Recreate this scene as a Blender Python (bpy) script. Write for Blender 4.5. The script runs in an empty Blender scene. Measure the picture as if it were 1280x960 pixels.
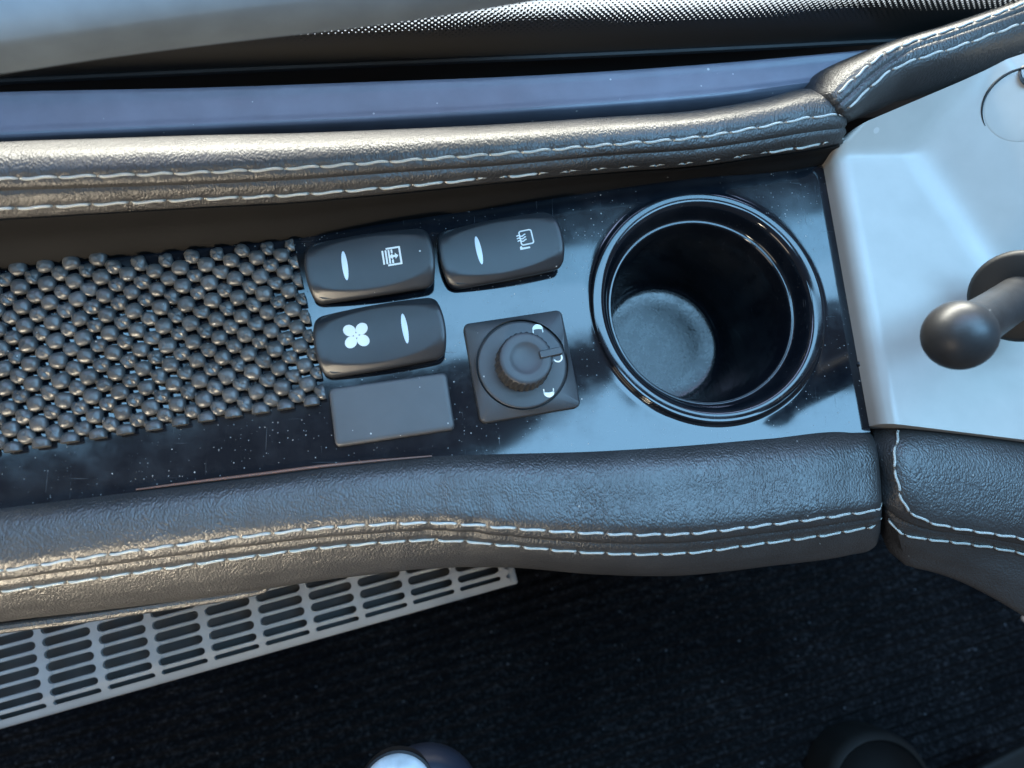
import bpy, bmesh, math, random
import numpy as np
from mathutils import Vector, Matrix, Quaternion
from mathutils.bvhtree import BVHTree

random.seed(7)
S = 0.001                      # every length below is in millimetres
scene = bpy.context.scene
col = scene.collection

# ------------------------------------------------------------------ camera
cam_data = bpy.data.cameras.new('camera')
cam = bpy.data.objects.new('camera', cam_data)
col.objects.link(cam)
cam.matrix_world = Matrix(((0.99320606, -0.01173498, -0.11577566, 0.0),
                           (-0.01173498, 0.97973049, -0.19997614, 0.0),
                           (0.11577566, 0.19997614, 0.97293655, 0.300),
                           (0, 0, 0, 1)))
cam_data.sensor_width = 36.0
cam_data.lens = 26.0
cam_data.clip_start = 0.01
cam_data.clip_end = 60.0
cam_data.dof.use_dof = True
cam_data.dof.focus_distance = 0.325
cam_data.dof.aperture_fstop = 9.0
scene.camera = cam

# ------------------------------------------------------------------ light
world = bpy.data.worlds.new('World')
scene.world = world
world.use_nodes = True
bg = world.node_tree.nodes['Background']
bg.inputs[0].default_value = (0.62, 0.65, 0.72, 1)
bg.inputs[1].default_value = 0.20

def area_lamp(name, loc, target, sx, sy, radiance, colour, roll=0.0, spread=180.0):
    l = bpy.data.lights.new(name, 'AREA')
    l.shape = 'RECTANGLE'; l.size = sx * S; l.size_y = sy * S
    l.color = colour
    l.spread = math.radians(spread)
    l.energy = radiance * math.pi * sx * sy * S * S
    o = bpy.data.objects.new(name, l); col.objects.link(o)
    p = Vector(loc) * S
    d = (Vector(target) * S - p).normalized()
    q = d.to_track_quat('-Z', 'Y')
    o.rotation_mode = 'QUATERNION'
    o.rotation_quaternion = q @ Quaternion((0, 0, 1), roll)
    o.location = p
    return o

BLUE = (0.29, 0.63, 1.0)
# window daylight: pieces of blue sky seen through the roof glass, the bright
# outdoors beyond the windscreen and the low evening light behind the seat; last, an added warm fill
area_lamp('sky_window_lamp', (270, 412, 900), (270, 412, 0), 1020, 165, 11.0, BLUE, math.radians(10))
area_lamp('sky_window_lamp', (-560, 250, 900), (-560, 250, 0), 340, 190, 10.0, BLUE, math.radians(14))
area_lamp('roof_window_lamp', (580, 95, 900), (580, 95, 0), 560, 270, 12.0, BLUE, math.radians(4))
area_lamp('roof_window_lamp', (245, 120, 900), (245, 120, 0), 270, 150, 12.0, BLUE, math.radians(32))
area_lamp('upper_window_lamp', (-50, 760, 900), (-50, 760, 0), 1500, 190, 10.0, (0.52, 0.62, 1.0), math.radians(6))
area_lamp('outside_lamp', (0, 2300, -300), (0, 2300, -1500), 3000, 1700, 6.0, (1.0, 0.99, 0.97))
area_lamp('windscreen_lamp', (-100, 1300, 130), (0, 150, 40), 1800, 120, 120.0, (1.0, 0.90, 0.78))
area_lamp('rear_window_lamp', (-420, -760, 420), (-130, -5, 0), 260, 160, 1.9, (1.0, 0.86, 0.64), 0.0, 20.0)
area_lamp('warm_fill_lamp', (-900, -800, 380), (50, 60, 0), 520, 300, 4.5, (1.0, 0.82, 0.62))  # added warm fill from the lower left for the console slopes

scene.view_settings.view_transform = 'Standard'
scene.view_settings.look = 'None'
scene.view_settings.gamma = 1.0
scene.view_settings.use_curve_mapping = False
scene.view_settings.exposure = 0.38
scene.cycles.use_denoising = True
scene.cycles.max_bounces = 8
scene.cycles.transparent_max_bounces = 16

# ------------------------------------------------------------------ helpers
BASE = {}

def thing(name, label, cat, loc, group=None):
    o = bpy.data.objects.new(name, None); col.objects.link(o)
    o.empty_display_size = 0.01
    o.location = Vector(loc) * S
    o['label'] = label; o['category'] = cat
    if group: o['group'] = group
    BASE[o] = Vector(loc)
    return o

def link(name, me, parent=None, base=None):
    o = bpy.data.objects.new(name, me); col.objects.link(o)
    if parent is not None:
        o.parent = parent
        BASE[o] = BASE[parent].copy()
    elif base is not None:
        o.location = Vector(base) * S
        BASE[o] = Vector(base)
    return o

def make_mesh(name, verts, faces, mat, base=(0, 0, 0), smooth=True, sharp=None):
    b = Vector(base)
    me = bpy.data.meshes.new(name)
    me.from_pydata([tuple((Vector(v) - b) * S) for v in verts], [], faces)
    bm = bmesh.new(); bm.from_mesh(me)
    bmesh.ops.recalc_face_normals(bm, faces=bm.faces)
    bm.to_mesh(me); bm.free()
    me.materials.append(mat)
    if smooth:
        me.polygons.foreach_set('use_smooth', [True] * len(me.polygons))
        if sharp is not None:
            me.set_sharp_from_angle(angle=math.radians(sharp))
    me.update()
    return me

def part(name, verts, faces, mat, parent=None, base=(0, 0, 0), smooth=True, sharp=35):
    b = BASE[parent] if parent is not None else Vector(base)
    me = make_mesh(name, verts, faces, mat, b, smooth, sharp)
    return link(name, me, parent, b)

def tag(o, label, cat, group=None, kind=None):
    if label: o['label'] = label
    if cat: o['category'] = cat
    if group: o['group'] = group
    if kind: o['kind'] = kind
    return o

def hermite(pts, n_sub, closed=False):
    """chord-parametrised Catmull-Rom; pts (K, ...) numpy; every key stays a sample"""
    pts = np.asarray(pts, float); K = len(pts)
    flat = pts.reshape(K, -1)
    idx = lambda i: i % K if closed else min(max(i, 0), K - 1)
    def chord(i, j): return max(1e-6, np.linalg.norm(flat[idx(j)] - flat[idx(i)]))
    tang = []
    for i in range(K):
        if not closed and i == 0: t = (flat[1] - flat[0]) / chord(0, 1)
        elif not closed and i == K - 1: t = (flat[-1] - flat[-2]) / chord(K - 2, K - 1)
        else:
            a, b = chord(i - 1, i), chord(i, i + 1)
            v1 = (flat[i] - flat[idx(i - 1)]) / a; v2 = (flat[idx(i + 1)] - flat[i]) / b
            t = (v1 * b + v2 * a) / (a + b)
        tang.append(t)
    out = []
    segs = K if closed else K - 1
    for i in range(segs):
        n = n_sub[i] if isinstance(n_sub, (list, tuple)) else n_sub
        d = chord(i, i + 1); p0, p1 = flat[i], flat[idx(i + 1)]
        m0, m1 = tang[i] * d, tang[idx(i + 1)] * d
        for k in range(n):
            s = k / n
            out.append((2*s**3 - 3*s*s + 1) * p0 + (s**3 - 2*s*s + s) * m0 + (-2*s**3 + 3*s*s) * p1 + (s**3 - s*s) * m1)
    if not closed: out.append(flat[-1])
    return np.array(out).reshape((len(out),) + pts.shape[1:])

def cap_sections(sec, prev, depth, n=5, keep=0.25):
    """rounded closing sections after sec"""
    sec = np.array(sec, float); prev = np.array(prev, float)
    d = sec.mean(0) - prev.mean(0); d /= np.linalg.norm(d)
    c = sec.mean(0)
    out = []
    for k in range(1, n + 1):
        a = k / n * math.pi / 2
        f = keep + (1 - keep) * math.cos(a)
        out.append(c + (sec - c) * f + d * depth * math.sin(a))
    return out

def surface(G, cap0=True, cap1=True):
    nu, nv = G.shape[:2]
    verts = [tuple(p) for p in G.reshape(-1, 3)]
    faces = []
    for i in range(nu - 1):
        for j in range(nv):
            a, b = i * nv + j, i * nv + (j + 1) % nv
            faces.append((a, b, b + nv, a + nv))
    if cap0: faces.append(tuple(range(nv)))
    if cap1: faces.append(tuple((nu - 1) * nv + j for j in range(nv)))
    return verts, faces

def normals_of(G):
    du = np.gradient(G, axis=0)
    dv = np.roll(G, -1, 1) - np.roll(G, 1, 1)
    n = np.cross(du, dv); l = np.linalg.norm(n, axis=2, keepdims=True); l[l == 0] = 1
    n = n / l
    c = G.mean(1, keepdims=True)
    s = np.sign(((G - c) * n).sum(2).mean())
    return n * s

def loft_pad(stations, sub_v=8, spacing=4.0, grooves=(), caps=(None, None), pinch=()):
    st = [np.array(s, float) for s in stations]
    if caps[1]: st = st + cap_sections(st[-1], st[-2], caps[1])
    if caps[0]: st = cap_sections(st[0], st[1], caps[0])[::-1] + st
    st = np.array(st)
    subs = [max(1, int(np.linalg.norm(st[i+1].mean(0) - st[i].mean(0)) / spacing)) for i in range(len(st) - 1)]
    U = hermite(st, subs)
    G = np.array([hermite(sec, sub_v, closed=True) for sec in U])
    N = normals_of(G)
    for key, depth, w in grooves:
        line = G[:, key * sub_v][:, None, :]
        d = np.linalg.norm(G - line, axis=2)
        G = G - N * (depth * np.exp(-(d / w) ** 2))[..., None]
    return G

def pucker(G, key, sub_v, pitch, stop, depth=0.45, w=1.7):
    # the thread pulls the leather down where each stitch enters
    line = G[:stop, key * sub_v]
    s_ = np.concatenate([[0], np.cumsum(np.linalg.norm(np.diff(line, axis=0), axis=1))])
    n = max(1, round(s_[-1] / pitch)); step = s_[-1] / n
    full = G[:, key * sub_v]
    sf_ = np.concatenate([[0], np.cumsum(np.linalg.norm(np.diff(full, axis=0), axis=1))])
    amp = np.abs(np.cos(np.pi * sf_ / step)) ** 6
    N = normals_of(G)
    d = np.linalg.norm(G - full[:, None, :], axis=2)
    return G - N * (depth * amp[:, None] * np.exp(-(d / w) ** 2))[..., None]

def rev(profile, centre, n=64, mod=None, a0=0.0):
    """revolve (r, z) about a vertical axis at centre"""
    verts, faces = [], []
    for k, (r, z) in enumerate(profile):
        for i in range(n):
            a = a0 + 2 * math.pi * i / n
            rr = r if mod is None else mod(k, r, a)
            verts.append((centre[0] + rr * math.cos(a), centre[1] + rr * math.sin(a), centre[2] + z))
    for k in range(len(profile) - 1):
        for i in range(n):
            j = (i + 1) % n
            faces.append((k*n + i, k*n + j, (k+1)*n + j, (k+1)*n + i))
    return verts, faces

def rounded_rect(hx, hy, r, n=6):
    pts = []
    for cx, cy, a0 in ((hx - r, hy - r, 0), (-hx + r, hy - r, 90), (-hx + r, -hy + r, 180), (hx - r, -hy + r, 270)):
        for k in range(n + 1):
            a = math.radians(a0 + 90 * k / n)
            pts.append((cx + r * math.cos(a), cy + r * math.sin(a)))
    return pts

def fine(pts, step):
    out = []
    for a, b in zip(pts, pts[1:] + pts[:1]):
        m = max(1, int(math.hypot(b[0] - a[0], b[1] - a[1]) / step))
        out += [(a[0] + (b[0] - a[0]) * k / m, a[1] + (b[1] - a[1]) * k / m) for k in range(m)]
    return out

def stack(outlines, top=True, bottom=True):
    """skin between equal-length closed outlines (lists of 3-D points)"""
    n = len(outlines[0]); verts = [p for o in outlines for p in o]; faces = []
    for k in range(len(outlines) - 1):
        for i in range(n):
            j = (i + 1) % n
            faces.append((k*n + i, k*n + j, (k+1)*n + j, (k+1)*n + i))
    if bottom: faces.append(tuple(range(n)))
    if top: faces.append(tuple((len(outlines) - 1) * n + i for i in range(n)))
    return verts, faces

def box(x0, x1, y0, y1, z0, z1):
    v = [(x, y, z) for z in (z0, z1) for y in (y0, y1) for x in (x0, x1)]
    f = [(0, 2, 3, 1), (4, 5, 7, 6), (0, 1, 5, 4), (2, 6, 7, 3), (0, 4, 6, 2), (1, 3, 7, 5)]
    return v, f

def xf(pts, ang, o):
    c, s = math.cos(ang), math.sin(ang)
    return [(o[0] + c*p[0] - s*p[1], o[1] + s*p[0] + c*p[1], (p[2] if len(p) > 2 else 0) + o[2]) for p in pts]

def tube(path, radius, n=8, closed_ends=True):
    P_ = [Vector(p) for p in path]; verts, faces = [], []
    up = Vector((0, 0, 1))
    for i, p in enumerate(P_):
        t = (P_[min(i+1, len(P_)-1)] - P_[max(i-1, 0)]).normalized()
        a = t.cross(up)
        if a.length < 1e-4: a = t.cross(Vector((0, 1, 0)))
        a.normalize(); b = a.cross(t)
        r = radius(i / (len(P_)-1)) if callable(radius) else radius
        for k in range(n):
            an = 2 * math.pi * k / n
            verts.append(tuple(p + a * (r * math.cos(an)) + b * (r * math.sin(an))))
    for i in range(len(P_) - 1):
        for k in range(n):
            j = (k + 1) % n
            faces.append((i*n + k, i*n + j, (i+1)*n + j, (i+1)*n + k))
    if closed_ends:
        faces.append(tuple(range(n))); faces.append(tuple((len(P_)-1)*n + k for k in range(n)))
    return verts, faces

# ------------------------------------------------------------------ materials
def new_mat(name):
    m = bpy.data.materials.new(name); m.use_nodes = True
    nt = m.node_tree
    return m, nt, nt.nodes['Principled BSDF']

def coords(nt, scale=(1, 1, 1), rot=(0, 0, 0), space='world'):
    if space == 'world': src = nt.nodes.new('ShaderNodeNewGeometry').outputs['Position']
    else: src = nt.nodes.new('ShaderNodeTexCoord').outputs['Object']
    m = nt.nodes.new('ShaderNodeMapping')
    m.inputs['Scale'].default_value = scale; m.inputs['Rotation'].default_value = rot
    nt.links.new(src, m.inputs['Vector'])
    return m.outputs['Vector']

def noise(nt, vec, scale, detail=4, rough=0.55):
    n = nt.nodes.new('ShaderNodeTexNoise'); n.inputs['Scale'].default_value = scale
    n.inputs['Detail'].default_value = detail; n.inputs['Roughness'].default_value = rough
    nt.links.new(vec, n.inputs['Vector']); return n.outputs['Fac']

def ramp(nt, fac, p0, p1, c0=(0, 0, 0, 1), c1=(1, 1, 1, 1)):
    r = nt.nodes.new('ShaderNodeValToRGB'); r.color_ramp.elements[0].position = p0; r.color_ramp.elements[1].position = p1
    r.color_ramp.elements[0].color = c0; r.color_ramp.elements[1].color = c1
    nt.links.new(fac, r.inputs['Fac']); return r.outputs['Color']

def math_(nt, op, a, b=None, c=None, clamp=False):
    n = nt.nodes.new('ShaderNodeMath'); n.operation = op; n.use_clamp = clamp
    for i, v in enumerate((a, b, c)):
        if v is None: continue
        if isinstance(v, (int, float)): n.inputs[i].default_value = v
        else: nt.links.new(v, n.inputs[i])
    return n.outputs[0]

def bump(nt, height, strength, dist, normal=None):
    b = nt.nodes.new('ShaderNodeBump'); b.inputs['Strength'].default_value = strength; b.inputs['Distance'].default_value = dist
    nt.links.new(height, b.inputs['Height'])
    if normal is not None: nt.links.new(normal, b.inputs['Normal'])
    return b.outputs['Normal']

def mixc(nt, fac, a, b):
    m = nt.nodes.new('ShaderNodeMix'); m.data_type = 'RGBA'
    for sock, v in ((m.inputs[0], fac), (m.inputs[6], a), (m.inputs[7], b)):
        if isinstance(v, (int, float)): sock.default_value = v
        elif isinstance(v, tuple): sock.default_value = v
        else: nt.links.new(v, sock)
    return m.outputs[2]

def specks(nt, vec, scale, size, keep):
    """sparse round dust specks: 1 inside a speck"""
    v = nt.nodes.new('ShaderNodeTexVoronoi'); v.inputs['Scale'].default_value = scale
    nt.links.new(vec, v.inputs['Vector'])
    sep = nt.nodes.new('ShaderNodeSeparateColor'); nt.links.new(v.outputs['Color'], sep.inputs[0])
    inside = math_(nt, 'LESS_THAN', v.outputs['Distance'], math_(nt, 'MULTIPLY', sep.outputs[1], size))
    sel = math_(nt, 'GREATER_THAN', sep.outputs[0], 1 - keep)
    return math_(nt, 'MULTIPLY', inside, sel)

def leather(name, base, rough, grain=1100.0, wrinkle=1.0, spec=0.5):
    m, nt, p = new_mat(name)
    vec = coords(nt, (1, 1, 1))
    warp = nt.nodes.new('ShaderNodeTexNoise'); warp.inputs['Scale'].default_value = 160; warp.inputs['Detail'].default_value = 2
    nt.links.new(vec, warp.inputs['Vector'])
    add = nt.nodes.new('ShaderNodeVectorMath'); add.operation = 'MULTIPLY_ADD'
    nt.links.new(warp.outputs['Color'], add.inputs[0]); add.inputs[1].default_value = (0.0035, 0.0035, 0.0035)
    nt.links.new(vec, add.inputs[2])
    mp = nt.nodes.new('ShaderNodeMapping'); mp.inputs['Scale'].default_value = (1.15, 0.72, 1); mp.inputs['Rotation'].default_value = (0, 0, 0.35)
    nt.links.new(add.outputs[0], mp.inputs['Vector'])
    v = nt.nodes.new('ShaderNodeTexVoronoi'); v.feature = 'SMOOTH_F1'; v.inputs['Scale'].default_value = grain
    v.inputs['Smoothness'].default_value = 0.35
    nt.links.new(mp.outputs[0], v.inputs['Vector'])
    pebble = math_(nt, 'SUBTRACT', 1.0, v.outputs['Distance'])
    wr = noise(nt, coords(nt, (1.0, 0.35, 1), (0, 0, 0.5)), 300, 5, 0.6)
    fine = noise(nt, vec, 1900, 3, 0.6)
    h = math_(nt, 'ADD', math_(nt, 'MULTIPLY', pebble, 0.8), math_(nt, 'MULTIPLY', wr, 0.45 * wrinkle))
    h = math_(nt, 'ADD', h, math_(nt, 'MULTIPLY', fine, 0.25))
    vary = ramp(nt, noise(nt, vec, 24, 3), 0.35, 0.68, (0.5, 0.5, 0.5, 1), (1, 1, 1, 1))
    h = math_(nt, 'MULTIPLY', h, vary)
    big = noise(nt, vec, 28, 3)
    n1 = bump(nt, big, 0.15, 0.003)
    nt.links.new(bump(nt, h, 0.9, 0.00046, n1), p.inputs['Normal'])
    c = mixc(nt, ramp(nt, noise(nt, vec, 70, 4), 0.35, 0.7), tuple(b * 0.8 for b in base) + (1,), tuple(b * 1.2 for b in base) + (1,))
    du = specks(nt, vec, 260, 0.14, 0.10)
    c = mixc(nt, math_(nt, 'MULTIPLY', du, 0.5), c, (0.5, 0.47, 0.43, 1))
    nt.links.new(c, p.inputs['Base Color'])
    r = math_(nt, 'ADD', math_(nt, 'MULTIPLY', noise(nt, vec, 40, 4), 0.22), rough - 0.11)
    nt.links.new(r, p.inputs['Roughness'])
    p.inputs['Specular IOR Level'].default_value = spec
    return m

M_leather = leather('dark_leather', (0.023, 0.022, 0.022), 0.46, spec=1.0)
M_leather_top = leather('dark_brown_leather', (0.026, 0.0235, 0.022), 0.48, 1050, spec=0.85)

def plastic(name, base, rough, grain_scale=1500, grain=0.12, dust=0.0, dust_scale=420, spec=0.5, mottling=0.12):
    m, nt, p = new_mat(name)
    vec = coords(nt)
    c = mixc(nt, ramp(nt, noise(nt, vec, 60, 4), 0.3, 0.7), tuple(b * (1 - mottling) for b in base) + (1,), tuple(b * (1 + mottling) for b in base) + (1,))
    if dust:
        c = mixc(nt, math_(nt, 'MULTIPLY', specks(nt, vec, dust_scale, 0.16, dust), 0.7), c, (0.55, 0.53, 0.5, 1))
    nt.links.new(c, p.inputs['Base Color'])
    r = math_(nt, 'ADD', math_(nt, 'MULTIPLY', noise(nt, vec, 110, 4), 0.12), rough - 0.06)
    nt.links.new(r, p.inputs['Roughness'])
    if grain:
        nt.links.new(bump(nt, noise(nt, vec, grain_scale, 3), grain, 0.0003), p.inputs['Normal'])
    p.inputs['Specular IOR Level'].default_value = spec
    return m

M_switch = plastic('satin_black_switch_plastic', (0.020, 0.021, 0.024), 0.38, 2600, 0.10, 0.06, 330)
M_blank = plastic('matte_charcoal_plastic', (0.050, 0.051, 0.054), 0.48, 2600, 0.15, 0.22, 420)
M_dial = plastic('matte_black_dial_plastic', (0.034, 0.035, 0.038), 0.46, 2600, 0.15, 0.10, 420)
M_groove = plastic('black_groove', (0.006, 0.006, 0.007), 0.6, grain=0)
M_rubber = plastic('grey_black_rubber', (0.050, 0.050, 0.050), 0.35, 900, 0.5, 0.10, 500, mottling=0.3, spec=0.6)
M_cream = plastic('pale_off_white_print', (0.80, 0.78, 0.68), 0.5, grain=0, mottling=0.03)
M_print = plastic('pale_grey_print', (0.55, 0.58, 0.58), 0.45, grain=0, mottling=0.03)
M_lens = plastic('pale_lens', (0.46, 0.53, 0.60), 0.25, grain=0, mottling=0.03)
M_beige = plastic('off_white_moulded_plastic', (0.42, 0.405, 0.37), 0.33, 1800, 0.05, 0.02, 90, mottling=0.05)
M_knob = plastic('worn_charcoal_knob', (0.030, 0.030, 0.031), 0.40, 420, 0.16, 0.05, 300, mottling=0.35)
M_collar = plastic('black_collar', (0.009, 0.009, 0.009), 0.5, 1500, 0.1)
M_grille = plastic('pale_grey_grille_plastic', (0.33, 0.335, 0.335), 0.45, 1500, 0.08, 0.02, 120)
M_ledge = plastic('dark_blue_grey_ledge_plastic', (0.11, 0.118, 0.15), 0.36, 2400, 0.12, 0.12, 260)
M_pillar = plastic('smooth_grey_trim', (0.25, 0.30, 0.34), 0.55, 900, 0.05)
M_dark = plastic('dark_underside', (0.003, 0.003, 0.003), 0.7, grain=0, spec=0.15)
M_navy = plastic('navy_grip', (0.012, 0.018, 0.032), 0.45, 1500, 0.1)
M_capw = plastic('pale_grey_cap', (0.62, 0.65, 0.67), 0.45, 160, 0.25, mottling=0.3)
M_grey = plastic('mid_grey_rim', (0.012, 0.0125, 0.0125), 0.6, 900, 0.1, spec=0.2)
M_copper = plastic('reddish_brown_edge', (0.16, 0.07, 0.045), 0.45, grain=0)

def thread_mat():
    m, nt, p = new_mat('pale_sewing_thread')
    vec = coords(nt, space='object')
    w = nt.nodes.new('ShaderNodeTexWave'); w.wave_type = 'BANDS'; w.bands_direction = 'DIAGONAL'
    w.inputs['Scale'].default_value = 420; w.inputs['Distortion'].default_value = 0.4
    nt.links.new(vec, w.inputs['Vector'])
    nt.links.new(mixc(nt, w.outputs['Fac'], (0.50, 0.49, 0.44, 1), (0.82, 0.80, 0.74, 1)), p.inputs['Base Color'])
    nt.links.new(bump(nt, w.outputs['Fac'], 0.6, 0.0003), p.inputs['Normal'])
    p.inputs['Roughness'].default_value = 0.6
    return m
M_thread = thread_mat()

def gloss_mat(name, dusty):
    m, nt, p = new_mat(name)
    vec = coords(nt)
    d1 = specks(nt, vec, 430, 0.17, 0.12)
    d2 = specks(nt, vec, 1000, 0.30, 0.22)
    zone = ramp(nt, noise(nt, vec, 22, 3), 0.40, 0.68)
    dust = math_(nt, 'MAXIMUM', d1, math_(nt, 'MULTIPLY', d2, zone))
    dust = math_(nt, 'MULTIPLY', dust, dusty)
    sc = noise(nt, coords(nt, (1, 0.06, 1), (0, 0, 0.9)), 900, 2)
    sc2 = noise(nt, coords(nt, (0.05, 1, 1), (0, 0, 0.5)), 800, 2)
    scr = math_(nt, 'MAXIMUM', ramp(nt, sc, 0.70, 0.74), ramp(nt, sc2, 0.71, 0.75))
    haze = ramp(nt, noise(nt, vec, 34, 5, 0.7), 0.45, 0.8)
    base = mixc(nt, dust, (0.0045, 0.006, 0.009, 1), (0.30, 0.29, 0.27, 1))
    base = mixc(nt, math_(nt, 'MULTIPLY', scr, 0.05), base, (0.4, 0.4, 0.4, 1))
    base = mixc(nt, math_(nt, 'MULTIPLY', haze, 0.035), base, (0.3, 0.31, 0.34, 1))
    nt.links.new(base, p.inputs['Base Color'])
    r = math_(nt, 'ADD', math_(nt, 'MULTIPLY', dust, 0.5), math_(nt, 'ADD', math_(nt, 'MULTIPLY', haze, 0.12), 0.07))
    r = math_(nt, 'ADD', r, math_(nt, 'MULTIPLY', scr, 0.08))
    nt.links.new(r, p.inputs['Roughness'])
    nt.links.new(bump(nt, noise(nt, vec, 30, 2), 0.10, 0.0006), p.inputs['Normal'])
    p.inputs['IOR'].default_value = 1.5
    return m
M_gloss = gloss_mat('glossy_black_trim', 0.85)
M_cup = gloss_mat('glossy_black_cup', 0.08)

def cup_floor_mat():
    m, nt, p = new_mat('stained_black_cup_floor')
    vec = coords(nt)
    st = ramp(nt, noise(nt, vec, 120, 8, 0.8), 0.40, 0.75)
    nt.links.new(mixc(nt, st, (0.002, 0.0022, 0.0024, 1), (0.026, 0.027, 0.029, 1)), p.inputs['Base Color'])
    nt.links.new(math_(nt, 'ADD', math_(nt, 'MULTIPLY', st, 0.25), 0.2), p.inputs['Roughness'])
    nt.links.new(bump(nt, noise(nt, vec, 700, 3), 0.2, 0.0005), p.inputs['Normal'])
    return m
M_cupfloor = cup_floor_mat()

def carpet_mat():
    m, nt, p = new_mat('black_ribbed_carpet')
    vec = coords(nt)
    f = noise(nt, vec, 300, 4, 0.7)
    tuft = nt.nodes.new('ShaderNodeTexVoronoi'); tuft.inputs['Scale'].default_value = 260
    nt.links.new(vec, tuft.inputs['Vector'])
    blot = ramp(nt, noise(nt, vec, 14, 4), 0.40, 0.72)
    c = mixc(nt, ramp(nt, f, 0.50, 0.80), (0.007, 0.0074, 0.0084, 1), (0.055, 0.057, 0.063, 1))
    c = mixc(nt, math_(nt, 'MULTIPLY', blot, 0.6), c, (0.003, 0.0035, 0.0045, 1))
    lint = specks(nt, vec, 150, 0.16, 0.30)
    c = mixc(nt, math_(nt, 'MULTIPLY', lint, 0.28), c, (0.30, 0.33, 0.38, 1))
    c = mixc(nt, math_(nt, 'MULTIPLY', specks(nt, vec, 42, 0.07, 0.12), 0.3), c, (0.35, 0.36, 0.38, 1))
    nt.links.new(c, p.inputs['Base Color'])
    p.inputs['Roughness'].default_value = 1.0
    p.inputs['Specular IOR Level'].default_value = 0.05
    h = math_(nt, 'SUBTRACT', f, tuft.outputs['Distance'])
    nt.links.new(bump(nt, h, 0.8, 0.0012), p.inputs['Normal'])
    return m
M_carpet = carpet_mat()

def filter_mat():
    m, nt, p = new_mat('dark_perforated_filter')
    vec = coords(nt, space='world')
    v = nt.nodes.new('ShaderNodeTexVoronoi'); v.inputs['Scale'].default_value = 420; v.inputs['Randomness'].default_value = 0.15
    nt.links.new(vec, v.inputs['Vector'])
    hole = math_(nt, 'LESS_THAN', v.outputs['Distance'], 0.36)
    nt.links.new(mixc(nt, hole, (0.045, 0.044, 0.043, 1), (0.004, 0.004, 0.004, 1)), p.inputs['Base Color'])
    p.inputs['Roughness'].default_value = 0.6
    return m
M_filter = filter_mat()

def glass_mat(frit):
    m, nt, p = new_mat('frit_dotted_glass' if frit else 'clear_glass')
    out = nt.nodes['Material Output']
    tr = nt.nodes.new('ShaderNodeBsdfTransparent'); tr.inputs[0].default_value = (0.90, 0.94, 0.95, 1)
    gl = nt.nodes.new('ShaderNodeBsdfGlossy'); gl.inputs['Roughness'].default_value = 0.03
    mx = nt.nodes.new('ShaderNodeMixShader'); mx.inputs[0].default_value = 0.05
    nt.links.new(tr.outputs[0], mx.inputs[1]); nt.links.new(gl.outputs[0], mx.inputs[2])
    sh = mx.outputs[0]
    if frit:
        tc = nt.nodes.new('ShaderNodeTexCoord'); sp = nt.nodes.new('ShaderNodeSeparateXYZ')
        nt.links.new(tc.outputs['Object'], sp.inputs[0])
        k = 2 * math.pi / 0.0028
        a = math_(nt, 'COSINE', math_(nt, 'MULTIPLY', math_(nt, 'ADD', sp.outputs[0], sp.outputs[2]), k))
        b = math_(nt, 'COSINE', math_(nt, 'MULTIPLY', math_(nt, 'SUBTRACT', sp.outputs[0], sp.outputs[2]), k))
        f = math_(nt, 'ADD', a, b)
        mr = nt.nodes.new('ShaderNodeMapRange'); mr.inputs[1].default_value = 0.0175; mr.inputs[2].default_value = 0.036
        mr.inputs[3].default_value = -1.75; mr.inputs[4].default_value = 2.0
        nt.links.new(sp.outputs[2], mr.inputs[0])
        black = math_(nt, 'GREATER_THAN', f, mr.outputs[0])
        low = math_(nt, 'LESS_THAN', sp.outputs[2], 0.0172)
        black = math_(nt, 'MAXIMUM', black, low)
        p.inputs['Base Color'].default_value = (0.028, 0.027, 0.026, 1); p.inputs['Roughness'].default_value = 0.35
        m2 = nt.nodes.new('ShaderNodeMixShader')
        nt.links.new(black, m2.inputs[0]); nt.links.new(sh, m2.inputs[1]); nt.links.new(p.outputs[0], m2.inputs[2])
        sh = m2.outputs[0]
    nt.links.new(sh, out.inputs[0])
    return m
M_glass = glass_mat(False); M_frit = glass_mat(True)

def ground_mat():
    m, nt, p = new_mat('pale_ground')
    vec = coords(nt)
    nt.links.new(mixc(nt, ramp(nt, noise(nt, vec, 3, 5), 0.3, 0.7), (0.42, 0.43, 0.44, 1), (0.58, 0.59, 0.60, 1)), p.inputs['Base Color'])
    p.inputs['Roughness'].default_value = 0.9
    return m
M_ground = ground_mat()

# stitches ---------------------------------------------------------------
def stitch_mesh():
    n, k = 14, 8; path = []
    for i in range(n + 1):
        s = i / n
        path.append((-0.5 + s, 0.0, 0.0))
    verts, faces = [], []
    for i in range(n + 1):
        s = i / n; e = min(s, 1 - s)
        r = 0.54 * (0.45 + 0.55 * min(1, e / 0.10)); dz = 0.30 - 0.75 * (1 - min(1, e / 0.16)) ** 2
        dy = 0.28 * math.sin(2 * math.pi * (s - 0.5)) * 1.0
        for q in range(k):
            a = 2 * math.pi * q / k
            verts.append((-0.5 + s, dy + r * math.cos(a), dz + r * math.sin(a)))
    for i in range(n):
        for q in range(k):
            j = (q + 1) % k
            faces.append((i*k + q, i*k + j, (i+1)*k + j, (i+1)*k + q))
    faces.append(tuple(range(k))); faces.append(tuple(n*k + q for q in range(k)))
    me = make_mesh('stitch', [(x / S if False else x, y, z) for x, y, z in verts], faces, M_thread)
    # lengthwise coordinate stays 1 unit long: undo the millimetre scale on x
    for v in me.vertices: v.co.x /= S
    me.update()
    return me
STITCH = stitch_mesh()

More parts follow.
